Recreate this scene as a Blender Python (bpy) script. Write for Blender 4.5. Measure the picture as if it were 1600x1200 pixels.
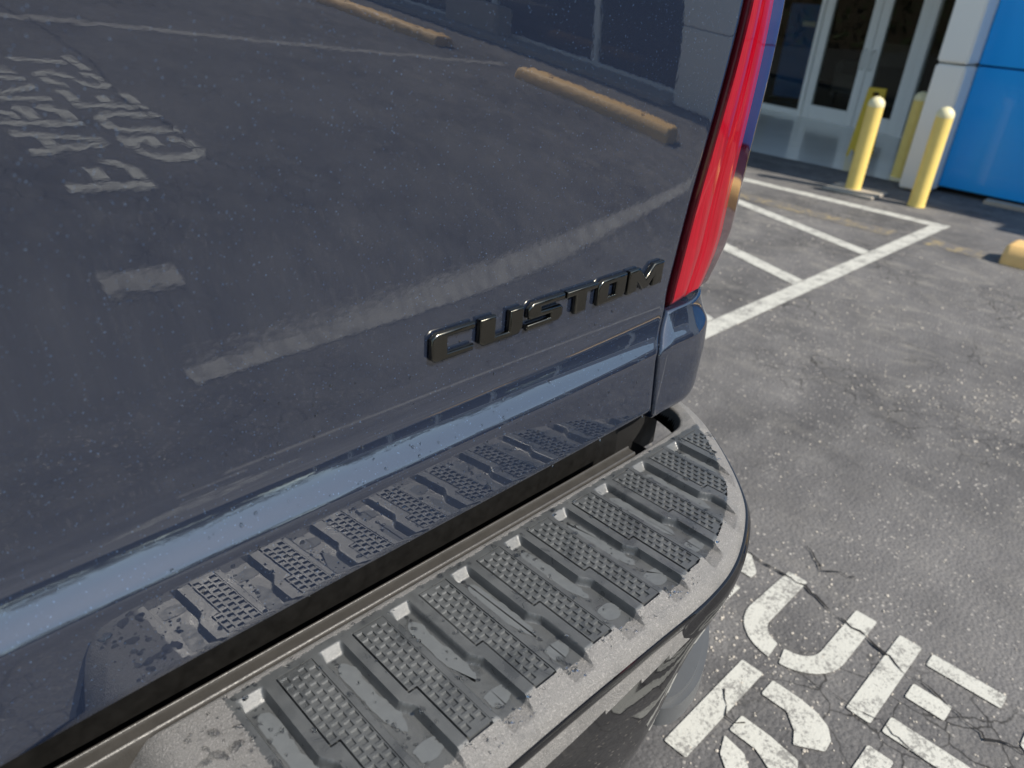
import bpy, bmesh, math, random
import numpy as np
from mathutils import Vector, Matrix
random.seed(7); rng = np.random.default_rng(7)
for o in list(bpy.data.objects): bpy.data.objects.remove(o)
SC = bpy.context.scene
COL = SC.collection

# ------------------------------------------------------------ camera
cam = bpy.data.cameras.new('camera'); cam_o = bpy.data.objects.new('camera', cam); COL.objects.link(cam_o)
cam.sensor_width = 36; cam.lens = 26.11; cam.clip_start = .02; cam.clip_end = 900
RX = (0.7104049, -0.2891376, 0.6416575); RY = (-0.7005701, -0.3776714, 0.6054468); RZ = (0.0672783, -0.8796384, -0.4708608)
cam_o.matrix_world = Matrix(((RX[0], -RX[1], -RX[2], 0), (RY[0], -RY[1], -RY[2], 0), (RZ[0], -RZ[1], -RZ[2], 1.2), (0, 0, 0, 1)))
cam.dof.use_dof = True; cam.dof.focus_distance = .78; cam.dof.aperture_fstop = 6.4
SC.camera = cam_o
# ------------------------------------------------------------ world and sun
W = bpy.data.worlds.new('World'); SC.world = W; W.use_nodes = True
wn = W.node_tree; wn.nodes.clear()
SUN = Vector((.17, -.70, .69)).normalized()
sky = wn.nodes.new('ShaderNodeTexSky'); sky.sky_type = 'NISHITA'; sky.sun_disc = False
sky.dust_density = .15; sky.ozone_density = 2.2; sky.sun_elevation = math.asin(SUN.z); sky.sun_rotation = math.atan2(SUN.x, SUN.y)
bg = wn.nodes.new('ShaderNodeBackground'); bg.inputs[1].default_value = .135
wo = wn.nodes.new('ShaderNodeOutputWorld')
wb = wn.nodes.new('ShaderNodeMix'); wb.data_type = 'RGBA'; wb.blend_type = 'MULTIPLY'; wb.inputs[0].default_value = 1; wb.inputs[7].default_value = (1.06, .97, .84, 1)   # camera white balance of the daylight
wn.links.new(sky.outputs[0], wb.inputs[6]); wn.links.new(wb.outputs[2], bg.inputs[0]); wn.links.new(bg.outputs[0], wo.inputs[0])
sl = bpy.data.lights.new('sun', 'SUN'); sl.energy = 4.2; sl.angle = math.radians(.53); sl.color = (1, .93, .82)
so = bpy.data.objects.new('sun', sl); COL.objects.link(so); so.rotation_euler = SUN.to_track_quat('Z', 'Y').to_euler(); so.location = (0, 0, 12)
SC.view_settings.view_transform = 'Standard'; SC.view_settings.look = 'None'; SC.view_settings.gamma = 1
SC.view_settings.exposure = .52

# ------------------------------------------------------------ helpers
def link(name, me, mat=None, parent=None, loc=None):
    o = bpy.data.objects.new(name, me); COL.objects.link(o)
    if mat is not None and me is not None: me.materials.append(mat)
    if parent is not None: o.parent = parent
    if loc is not None: o.location = loc
    return o
def tag(o, label=None, cat=None, group=None, kind=None):
    if label: o['label'] = label
    if cat: o['category'] = cat
    if group: o['group'] = group
    if kind: o['kind'] = kind
    return o
def empty(name, loc=(0, 0, 0), rz=0):
    o = bpy.data.objects.new(name, None); COL.objects.link(o); o.location = loc; o.rotation_euler = (0, 0, rz); o.empty_display_size = .1
    return o
def mesh(name, vs, fs, smooth=None):
    me = bpy.data.meshes.new(name); me.from_pydata([tuple(map(float, v)) for v in vs], [], [tuple(map(int, f)) for f in fs]); me.update()
    if smooth is not None:
        me.shade_smooth()
        if smooth < 179: me.set_sharp_from_angle(angle=math.radians(smooth))
    return me
def fixn(me):
    bm = bmesh.new(); bm.from_mesh(me); bmesh.ops.recalc_face_normals(bm, faces=bm.faces); bm.to_mesh(me); bm.free(); return me
class MB:
    def __init__(s): s.v = []; s.f = []
    def add(s, vs, fs):
        n = len(s.v); s.v += [tuple(v) for v in vs]; s.f += [tuple(i + n for i in f) for f in fs]
    def box(s, x0, x1, y0, y1, z0, z1):
        s.add([(x0, y0, z0), (x1, y0, z0), (x1, y1, z0), (x0, y1, z0), (x0, y0, z1), (x1, y0, z1), (x1, y1, z1), (x0, y1, z1)],
              [(0, 3, 2, 1), (4, 5, 6, 7), (0, 1, 5, 4), (1, 2, 6, 5), (2, 3, 7, 6), (3, 0, 4, 7)])
    def lathe(s, prof, n=24, c=(0, 0, 0), axis='z'):
        vs = []; fs = []
        for r, h in prof:
            for k in range(n):
                a = 2 * math.pi * k / n
                p = (r * math.cos(a), r * math.sin(a), h) if axis == 'z' else (h, r * math.cos(a), r * math.sin(a))
                vs.append((p[0] + c[0], p[1] + c[1], p[2] + c[2]))
        for i in range(len(prof) - 1):
            for k in range(n):
                a = i * n + k; b = i * n + (k + 1) % n; fs.append((a, b, b + n, a + n))
        fs.append(tuple(range(n - 1, -1, -1))); fs.append(tuple((len(prof) - 1) * n + k for k in range(n)))
        s.add(vs, fs)
    def tube(s, pts, r, n=8):
        vs = []; fs = []; P = [Vector(p) for p in pts]
        for i, p in enumerate(P):
            d = (P[min(i + 1, len(P) - 1)] - P[max(i - 1, 0)]).normalized()
            u = d.cross(Vector((.3, .5, .81))).normalized(); w = d.cross(u)
            rr = r[i] if isinstance(r, (list, tuple)) else r
            for k in range(n):
                a = 2 * math.pi * k / n; vs.append(p + u * (rr * math.cos(a)) + w * (rr * math.sin(a)))
        for i in range(len(P) - 1):
            for k in range(n):
                a = i * n + k; b = i * n + (k + 1) % n; fs.append((a, b, b + n, a + n))
        fs.append(tuple(range(n - 1, -1, -1))); fs.append(tuple((len(P) - 1) * n + k for k in range(n)))
        s.add(vs, fs)
    def prism(s, poly, z0, z1):
        n = len(poly)
        s.add([(x, y, z0) for x, y in poly] + [(x, y, z1) for x, y in poly],
              [tuple(range(n - 1, -1, -1)), tuple(range(n, 2 * n))] + [(i, (i + 1) % n, n + (i + 1) % n, n + i) for i in range(n)])
    def build(s, name, mat, parent=None, smooth=None, loc=None, bevel=0, fix=True):
        me = mesh(name, s.v, s.f, None)
        if bevel or fix:
            bm = bmesh.new(); bm.from_mesh(me)
            if bevel:
                es = [e for e in bm.edges if len(e.link_faces) == 2 and e.calc_face_angle(0) > .6]
                bmesh.ops.bevel(bm, geom=es, offset=bevel, segments=2, affect='EDGES', clamp_overlap=True)
            if fix: bmesh.ops.recalc_face_normals(bm, faces=bm.faces)
            bm.to_mesh(me); bm.free()
        if smooth is not None:
            me.shade_smooth(); me.set_sharp_from_angle(angle=math.radians(smooth))
        return link(name, me, mat, parent, loc)
def smoothstep(a, b, x):
    t = np.clip((np.asarray(x, float) - a) / (b - a), 0, 1); return t * t * (3 - 2 * t)
def catmull(P, n=8):
    P = [np.array(p, float) for p in P]; out = []
    for i in range(len(P) - 1):
        p0 = P[max(i - 1, 0)]; p1 = P[i]; p2 = P[i + 1]; p3 = P[min(i + 2, len(P) - 1)]
        for k in range(n):
            t = k / n
            out.append(.5 * ((2 * p1) + (-p0 + p2) * t + (2 * p0 - 5 * p1 + 4 * p2 - p3) * t * t + (-p0 + 3 * p1 - 3 * p2 + p3) * t ** 3))
    out.append(P[-1]); return np.array(out)

# ------------------------------------------------------------ materials
class M:
    """small node helper"""
    def __init__(s, name):
        s.m = bpy.data.materials.new(name); s.m.use_nodes = True; s.t = s.m.node_tree; s.b = s.t.nodes['Principled BSDF']; s._c = None
    def n(s, typ, **kw):
        nd = s.t.nodes.new(typ)
        for k, v in kw.items(): setattr(nd, k, v)
        return nd
    def l(s, a, b): s.t.links.new(a, b)
    def co(s):
        if s._c is None: s._c = s.n('ShaderNodeTexCoord').outputs['Object']
        return s._c
    def map(s, scale=(1, 1, 1), loc=(0, 0, 0), rot=(0, 0, 0)):
        mp = s.n('ShaderNodeMapping'); mp.inputs['Scale'].default_value = scale; mp.inputs['Location'].default_value = loc; mp.inputs['Rotation'].default_value = rot
        s.l(s.co(), mp.inputs[0]); return mp.outputs[0]
    def noise(s, scale, detail=4, rough=.55, vec=None, dist=0):
        nd = s.n('ShaderNodeTexNoise'); nd.inputs['Scale'].default_value = scale; nd.inputs['Detail'].default_value = detail
        nd.inputs['Roughness'].default_value = rough; nd.inputs['Distortion'].default_value = dist
        s.l(vec if vec is not None else s.co(), nd.inputs['Vector']); return nd.outputs['Fac']
    def vor(s, scale, feat='F1', out='Distance', vec=None, rand=1):
        nd = s.n('ShaderNodeTexVoronoi', feature=feat); nd.inputs['Scale'].default_value = scale; nd.inputs['Randomness'].default_value = rand
        s.l(vec if vec is not None else s.co(), nd.inputs['Vector']); return nd.outputs[out]
    def ramp(s, fac, stops, interp='LINEAR'):
        nd = s.n('ShaderNodeValToRGB'); cr = nd.color_ramp; cr.interpolation = interp
        while len(cr.elements) < len(stops): cr.elements.new(.5)
        for e, (p, c) in zip(cr.elements, stops):
            e.position = p; e.color = (c, c, c, 1) if isinstance(c, (int, float)) else (*c, 1)
        s.l(fac, nd.inputs[0]); return nd.outputs[0]
    def mix(s, fac, a, b, blend='MIX'):
        nd = s.n('ShaderNodeMix', data_type='RGBA', blend_type=blend)
        for sock, v in ((nd.inputs[0], fac), (nd.inputs[6], a), (nd.inputs[7], b)):
            if isinstance(v, (int, float)): sock.default_value = v if sock is nd.inputs[0] else (v, v, v, 1)
            elif isinstance(v, tuple): sock.default_value = (*v, 1)
            else: s.l(v, sock)
        return nd.outputs[2]
    def math(s, op, a, b=0.):
        nd = s.n('ShaderNodeMath', operation=op)
        for sock, v in ((nd.inputs[0], a), (nd.inputs[1], b)):
            if isinstance(v, (int, float)): sock.default_value = v
            else: s.l(v, sock)
        return nd.outputs[0]
    def bump(s, h, strength=.3, dist=.001, normal=None):
        nd = s.n('ShaderNodeBump'); nd.inputs['Strength'].default_value = strength; nd.inputs['Distance'].default_value = dist
        s.l(h, nd.inputs['Height'])
        if normal is not None: s.l(normal, nd.inputs['Normal'])
        return nd.outputs[0]
    def set(s, **kw):
        for k, v in kw.items():
            k = {'base': 'Base Color', 'rough': 'Roughness', 'metal': 'Metallic', 'spec': 'Specular IOR Level', 'coat': 'Coat Weight', 'coatr': 'Coat Roughness', 'coatior': 'Coat IOR',
                 'normal': 'Normal', 'coatn': 'Coat Normal', 'ior': 'IOR', 'trans': 'Transmission Weight', 'alpha': 'Alpha'}[k]
            sock = s.b.inputs[k]
            if isinstance(v, tuple): sock.default_value = (*v, 1)
            elif isinstance(v, (int, float)): sock.default_value = v
            else: s.l(v, sock)
        return s

def simple(name, col, rough=.5, metal=0, coat=0, var=.12, nscale=30, bump=0, bscale=200, spec=.5):
    m = M(name); f = m.noise(nscale, 5, .6)
    c = m.mix(f, tuple(x * (1 - var) for x in col), tuple(min(1, x * (1 + var)) for x in col))
    m.set(base=c, rough=m.ramp(m.noise(nscale * 1.7, 3), [(0.2, max(.02, rough * .85)), (.8, min(1, rough * 1.15))]), metal=metal, coat=coat, spec=spec)
    if bump: m.set(normal=m.bump(m.noise(bscale, 3), bump, .001))
    return m.m

def make_asphalt():
    m = M('asphalt')
    big = m.noise(.9, 6, .62); mid = m.noise(7, 5, .6); grain = m.noise(190, 3, .7)
    base = m.mix(m.ramp(big, [(.38, 0.), (.62, 1.)]), (.108, .105, .105), (.195, .188, .184))
    base = m.mix(m.ramp(mid, [(.45, 0.), (.75, .55)]), base, (.245, .236, .226))
    base = m.mix(m.ramp(grain, [(.3, .55), (.62, 0.)]), base, (.055, .053, .053))
    # exposed aggregate
    ve = m.vor(105, out='Color'); vd = m.vor(105)
    sep = m.n('ShaderNodeSeparateColor'); m.l(ve, sep.inputs[0])
    agg = m.math('MULTIPLY', m.ramp(sep.outputs[0], [(.86, 0.), (.90, .9)]), m.ramp(vd, [(.28, 1.), (.42, 0.)]))
    agg = m.math('MULTIPLY', agg, m.ramp(m.noise(2.3, 3), [(.38, .1), (.62, .95)]))
    base = m.mix(agg, base, m.mix(sep.outputs[1], (.42, .385, .34), (.62, .58, .52)))
    # dusty bleached patches and sealer islands
    dust = m.ramp(m.noise(5.2, 9, .78, dist=.9, vec=m.map(scale=(1.6, .75, 1))), [(.50, 0.), (.72, .6)])
    sx = m.n('ShaderNodeSeparateXYZ'); m.l(m.co(), sx.inputs[0])
    far = m.ramp(m.math('MULTIPLY', sx.outputs[0], .15), [(.30, .25), (.58, 1.)])
    base = m.mix(m.math('MULTIPLY', dust, far), base, (.37, .345, .295))
    # hairline crazing
    warp = m.n('ShaderNodeVectorMath', operation='ADD'); nz = m.n('ShaderNodeTexNoise'); nz.inputs['Scale'].default_value = 6; nz.inputs['Detail'].default_value = 5
    m.l(m.co(), nz.inputs['Vector']); m.l(m.co(), warp.inputs[0])
    scl = m.n('ShaderNodeVectorMath', operation='SCALE'); scl.inputs['Scale'].default_value = .12; m.l(nz.outputs['Color'], scl.inputs[0]); m.l(scl.outputs[0], warp.inputs[1])
    ed = m.vor(11, 'DISTANCE_TO_EDGE', vec=warp.outputs[0])
    cr = m.math('MULTIPLY', m.ramp(ed, [(.006, 1.), (.03, 0.)]), m.ramp(m.noise(1.3, 3), [(.50, 0.), (.60, .8)]))
    base = m.mix(cr, base, (.022, .021, .02))
    h = m.math('ADD', m.math('MULTIPLY', grain, .6), m.math('MULTIPLY', vd, -.8))
    m.set(base=base, rough=m.ramp(m.noise(60, 4), [(.3, .7), (.7, .95)]), spec=.15, normal=m.bump(h, .7, .004)); return m.m

def make_paint(name, col, under=(.15, .142, .135), wear=.72, thr=.53):
    m = M(name)
    f = m.math('ADD', m.math('MULTIPLY', m.noise(150, 4, .7), .55), m.math('MULTIPLY', m.noise(14, 5, .65), .5))
    w = m.ramp(f, [(thr, 0.), (thr + .07, wear)])
    c = m.mix(m.noise(9, 6, .65), tuple(x * .82 for x in col), col)
    c = m.mix(w, c, under)
    m.set(base=c, rough=.75, spec=.3, normal=m.bump(m.noise(190, 3, .7), .5, .003)); return m.m

def make_carpaint():
    m = M('metallic_navy_paint')
    v = m.n('ShaderNodeTexVoronoi'); v.inputs['Scale'].default_value = 1150; m.l(m.co(), v.inputs['Vector'])
    sep = m.n('ShaderNodeSeparateColor'); m.l(v.outputs['Color'], sep.inputs[0])
    fine = m.noise(420, 3, .7); cloud = m.noise(9, 4)
    base = m.mix(fine, (.005, .009, .022), (.013, .021, .044))
    base = m.mix(m.math('MULTIPLY', m.ramp(sep.outputs[0], [(.984, 0.), (.998, 1.)]), .3), base, m.mix(sep.outputs[1], (.05, .14, .32), (.22, .36, .58)))
    base = m.mix(m.math('MULTIPLY', cloud, .25), base, (.009, .013, .024))
    peel = m.bump(m.noise(150, 2, .4), .02, .0006)
    m.set(base=base, metal=.12, rough=.5, spec=.2, coat=1, coatr=.006, coatior=2.2, coatn=peel); return m.m

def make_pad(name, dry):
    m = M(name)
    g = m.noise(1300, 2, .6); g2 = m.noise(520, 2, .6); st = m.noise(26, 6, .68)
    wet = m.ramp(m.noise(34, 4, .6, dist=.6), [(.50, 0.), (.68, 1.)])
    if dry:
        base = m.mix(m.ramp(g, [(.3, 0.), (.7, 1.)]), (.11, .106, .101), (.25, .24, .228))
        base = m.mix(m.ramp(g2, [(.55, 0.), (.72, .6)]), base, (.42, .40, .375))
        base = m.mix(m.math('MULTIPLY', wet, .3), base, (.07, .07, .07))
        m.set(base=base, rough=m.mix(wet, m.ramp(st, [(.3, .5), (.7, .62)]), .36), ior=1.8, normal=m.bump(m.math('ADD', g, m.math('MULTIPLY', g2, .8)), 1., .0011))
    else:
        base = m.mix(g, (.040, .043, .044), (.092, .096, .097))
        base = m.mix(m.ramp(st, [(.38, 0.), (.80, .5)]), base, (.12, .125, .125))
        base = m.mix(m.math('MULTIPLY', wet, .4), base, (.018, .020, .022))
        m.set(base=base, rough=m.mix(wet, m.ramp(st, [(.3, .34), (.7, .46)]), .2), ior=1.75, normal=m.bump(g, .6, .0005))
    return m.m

def glass_water():
    m = M('water'); m.set(base=(1, 1, 1), rough=0, ior=1.33, trans=1); return m.m
def make_glass(name, tint=.35):
    m = M(name); t = m.n('ShaderNodeBsdfTransparent'); t.inputs[0].default_value = (tint, tint * 1.02, tint, 1)
    g = m.n('ShaderNodeBsdfGlossy'); g.inputs['Roughness'].default_value = .01; g.inputs[0].default_value = (.9, .95, .95, 1)
    fr = m.n('ShaderNodeFresnel'); fr.inputs[0].default_value = 1.3; mx = m.n('ShaderNodeMixShader')
    m.l(fr.outputs[0], mx.inputs[0]); m.l(t.outputs[0], mx.inputs[1]); m.l(g.outputs[0], mx.inputs[2])
    m.l(mx.outputs[0], m.t.nodes['Material Output'].inputs[0]); return m.m

MAT = dict(
    asphalt=make_asphalt(), white=make_paint('white_road_paint', (.60, .59, .53)), whiteworn=make_paint('worn_white_road_paint', (.40, .385, .355), wear=.75, thr=.50),
    ghost=make_paint('ghost_yellow_road_paint', (.50, .38, .16), under=(.15, .142, .135), wear=1., thr=.43),
    yellow=simple('yellow_stop_paint', (.95, .58, .22), .6, var=.12, nscale=22, bump=.4, bscale=120), bollard=simple('yellow_bollard_sleeve', (.95, .69, .2), .45, var=.11, nscale=16),
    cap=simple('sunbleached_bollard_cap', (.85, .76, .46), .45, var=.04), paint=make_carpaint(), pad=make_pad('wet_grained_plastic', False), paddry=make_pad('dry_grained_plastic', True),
    chrome=simple('dark_gloss_bumper', (.006, .006, .007), .03, metal=0, coat=.45, var=.0), emblem=simple('black_chrome', (.105, .10, .085), .20, metal=1, coat=.3, var=.04),
    valance=simple('satin_dark_plastic', (.105, .11, .115), .38, var=.1, bump=.15, bscale=900), black=simple('black_underbody', (.0025, .0025, .003), .8, var=.2),
    gapm=simple('black_seal', (.008, .008, .009), .4), steel=simple('galvanised_lip', (.05, .046, .041), .36, metal=0, var=.35, nscale=60, bump=.3, bscale=700),
    blue=simple('blue_cladding', (.001, .37, .92), .3, coat=.3, var=.03, nscale=2), pier=simple('white_cladding', (.86, .84, .78), .4, coat=.0, var=.02, nscale=3),
    alu=simple('brushed_aluminium', (.9, .9, .87), .42, metal=0., var=.04), tile=simple('polished_floor_tile', (.82, .82, .77), .2, coat=.3, var=.06, nscale=3),
    dark=simple('dark_interior', (.02, .018, .016), .7), concrete=simple('pale_concrete', (.42, .38, .32), .85, var=.2, nscale=14, bump=.4, bscale=90),
    glass=make_glass('tinted_glass', .75), water=glass_water(), rubber=simple('tyre_rubber', (.02, .02, .02), .75), rim=simple('grey_alloy', (.3, .3, .32), .3, metal=.8),
    bark=simple('bark', (.10, .075, .05), .9, var=.3), crack=simple('dark_crack', (.012, .011, .011), .95, var=.3), wall=simple('grey_cladding', (.42, .43, .45), .4, var=.04),  # cracks and anchor pins share one near-black base colour
    sill_reflect=simple('black_sill_reflection', (.0028, .0026, .0024), .6, var=.95, nscale=55),  # sill mottling paints the lip's reflection into a near-black base
    navy=simple('navy_banner', (.02, .16, .5), .5), stone=simple('pale_pebble', (.52, .47, .40), .6, var=.3, nscale=90), sign=simple('yellow_sign_plastic', (.75, .50, .02), .4),
    amber=simple('amber_shade', (.5, .22, .06), .6), seat=simple('grey_upholstery', (.2, .19, .18), .8), redcar=simple('red_car_paint', (.25, .01, .015), .1, coat=1, var=.02),
)
def make_leaf():
    m = M('leaf'); f = m.noise(1.3, 4); m.set(base=m.mix(f, (.035, .06, .018), (.085, .11, .035)), rough=.6); return m.m
MAT['leaf'] = make_leaf()
def make_film():
    m = M('drying_water_film'); f = m.noise(120, 4, .65)
    m.set(base=m.mix(f, (.085, .093, .10), (.135, .145, .15)), rough=m.ramp(f, [(.3, .4), (.7, .6)]), spec=.45, normal=m.bump(m.noise(900, 2), .25, .0004)); return m.m
MAT['film'] = make_film()
def make_red(name, a, b, rough):
    m = M(name); lines = m.ramp(m.noise(1., 2, .5, vec=m.map(scale=(420, 420, 3))), [(.35, 0.), (.65, 1.)]); m.set(base=m.mix(lines, a, b), rough=rough, coat=1, coatr=.01, coatior=1.32 if 'dark' not in name else 5., spec=.1); return m.m
MAT['red'] = make_red('red_lens', (.27, .0004, .008), (.36, .0008, .013), .3)
MAT['maroon'] = make_red('maroon_bezel', (.045, .0008, .004), (.07, .001, .006), .3)
MAT['reddark'] = make_red('dark_red_lens', (.035, .0006, .006), (.06, .001, .009), .12)

# ============================================================ SETTING
def sheet(name, x0, x1, y0, y1, z, mat, parent=None, kind='structure'):
    o = link(name, mesh(name, [(x0, y0, z), (x1, y0, z), (x1, y1, z), (x0, y1, z)], [(0, 1, 2, 3)]), mat, parent)
    if kind and parent is None: o['kind'] = kind
    return o
sheet('asphalt_ground', -160, 160, -160, 160, 0, MAT['asphalt'])

# pebbles worked loose from the surface, as one body of gravel
def pebbles():
    mb = MB()
    t = (1 + 5 ** .5) / 2
    ico = [(-1, t, 0), (1, t, 0), (-1, -t, 0), (1, -t, 0), (0, -1, t), (0, 1, t), (0, -1, -t), (0, 1, -t), (t, 0, -1), (t, 0, 1), (-t, 0, -1), (-t, 0, 1)]
    icf = [(0, 11, 5), (0, 5, 1), (0, 1, 7), (0, 7, 10), (0, 10, 11), (1, 5, 9), (5, 11, 4), (11, 10, 2), (10, 7, 6), (7, 1, 8), (3, 9, 4), (3, 4, 2), (3, 2, 6), (3, 6, 8), (3, 8, 9), (4, 9, 5), (2, 4, 11), (6, 2, 10), (8, 6, 7), (9, 8, 1)]
    cl = [(random.uniform(.6, 4.2), random.uniform(-.9, 1.9), random.uniform(.08, .35)) for _ in range(26)] + [(1.05, .62, .22), (1.2, .36, .12), (.95, .2, .16), (1.42, .28, .10), (1.35, .05, .14)]
    for i in range(3600):
        if random.random() < .6:
            c = random.choice(cl); x = random.gauss(c[0], c[2]); y = random.gauss(c[1], c[2])
        else: x = random.uniform(.5, 5); y = random.uniform(-1.2, 2.2)
        r = random.choice((.0012, .0016, .002, .0022, .003)) * random.uniform(.7, 1.25) * (1 if x < 2.5 else 1.5)
        a = random.uniform(0, 6.28); ca, sa = math.cos(a), math.sin(a); q = [random.uniform(.7, 1.3) for _ in range(3)]
        mb.add([(x + r * .55 * (q[0] * v[0] * ca - q[1] * v[1] * sa), y + r * .55 * (q[0] * v[0] * sa + q[1] * v[1] * ca), r * .25 + r * .4 * q[2] * v[2]) for v in ico], icf)
    o = mb.build('loose_gravel', MAT['stone'], fix=False); o['kind'] = 'stuff'
pebbles()

# long wandering crack through both rows of lettering
def crack(pts, w, z=.0044, name='asphalt_crack'):
    P = []
    for (a, b) in zip(pts[:-1], pts[1:]):
        n = max(2, int(math.dist(a, b) / .018))
        for k in range(n): P.append((a[0] + (b[0] - a[0]) * k / n + random.gauss(0, .005), a[1] + (b[1] - a[1]) * k / n + random.gauss(0, .004)))
    P.append(pts[-1]); vs = []; fs = []
    for i, p in enumerate(P):
        q = P[min(i + 1, len(P) - 1)]; r = P[max(i - 1, 0)]; d = Vector((q[0] - r[0], q[1] - r[1], 0)).normalized()
        ww = w * max(.12, random.gauss(.75, .45)); vs += [(p[0] - d.y * ww, p[1] + d.x * ww, z), (p[0] + d.y * ww * random.uniform(.3, 1), p[1] - d.x * ww, z)]
    for i in range(len(P) - 1): fs.append((2 * i, 2 * i + 1, 2 * i + 3, 2 * i + 2))
    o = link(name, mesh(name, vs, fs), MAT['crack']); o['kind'] = 'structure'; return o
crack([(1.47, .75), (1.475, .51), (1.48, .40), (1.44, .30), (1.40, .14), (1.374, .045), (1.35, -.03), (1.375, -.09), (1.40, -.25)], .0036)
crack([(1.49, -2.05), (1.45, -2.2), (1.47, -2.5), (1.43, -2.75), (1.55, -3.3), (1.6, -4.1), (1.5, -6)], .004)
crack([(1.22, .30), (1.23, .12), (1.19, -.05)], .0012); crack([(1.62, .46), (1.56, .40), (1.60, .33)], .0016)
crack([(1.07, .37), (1.02, .33), (1.03, .30)], .0015)

# ---------- painted lines
def strip_poly(name, poly, mat, label, cat='painted line', group=None, z=.0026):
    o = link(name, mesh(name, [(x, y, z) for x, y in poly], [tuple(range(len(poly)))]), mat)
    return tag(o, label, cat, group)
GL = 'white lines painted on the asphalt'
strip_poly('painted_line', [(5.39, 1.33), (5.50, 1.33), (5.50, 5.2), (5.39, 5.2)], MAT['white'], 'white line closing the hatched aisle, parallel to the building front by the yellow bollards', group=GL)
strip_poly('painted_line', [(.95, 1.335), (5.50, 1.335), (5.45, 1.425), (.95, 1.425)], MAT['white'], 'long white line running from the truck corner to the tip of the hatched aisle', group=GL, z=.0034)
def hatch(x0, lab):
    strip_poly('painted_line', [(x0, 1.43), (x0 + .105, 1.43), (x0 + .105 + .38 * 2.4, 3.83), (x0 + .38 * 2.4, 3.83)], MAT['white'], lab, group=GL, z=.0030)
hatch(4.30, 'white diagonal hatch stripe nearest the aisle tip and the bollards'); hatch(3.47, 'white diagonal hatch stripe beside the lower end of the red tail light')
hatch(2.64, 'white diagonal hatch stripe hidden behind the truck body')
strip_poly('painted_line', [(.87, -1.37), (4.98, -1.375), (4.98, -1.285), (.87, -1.282)], MAT['whiteworn'], 'white stall line mirrored as the long pale band above the emblem', group=GL)
strip_poly('painted_line', [(.9, -4.23), (5.2, -4.23), (5.2, -4.12), (.9, -4.12)], MAT['whiteworn'], 'white stall line mirrored faintly near the top of the tailgate', group=GL)
strip_poly('painted_dash', [(.765, -1.545), (1.0, -1.545), (1.0, -1.485), (.765, -1.485)], MAT['whiteworn'], 'short worn white dash mirrored in the left of the tailgate', 'painted line')
strip_poly('ghost_stripe', [(4.86, 1.5), (5.02, 1.5), (5.02, 3.6), (4.86, 3.6)], MAT['ghost'], 'faded yellow ghost stripe of a removed wheel stop inside the hatched aisle', 'painted line', z=.0018)
strip_poly('ghost_stripe', [(4.88, .95), (5.05, .95), (5.05, 1.3), (4.88, 1.3)], MAT['ghost'], 'faded yellow scuff beside the left end of the near wheel stop', 'painted line', z=.0018)

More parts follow.
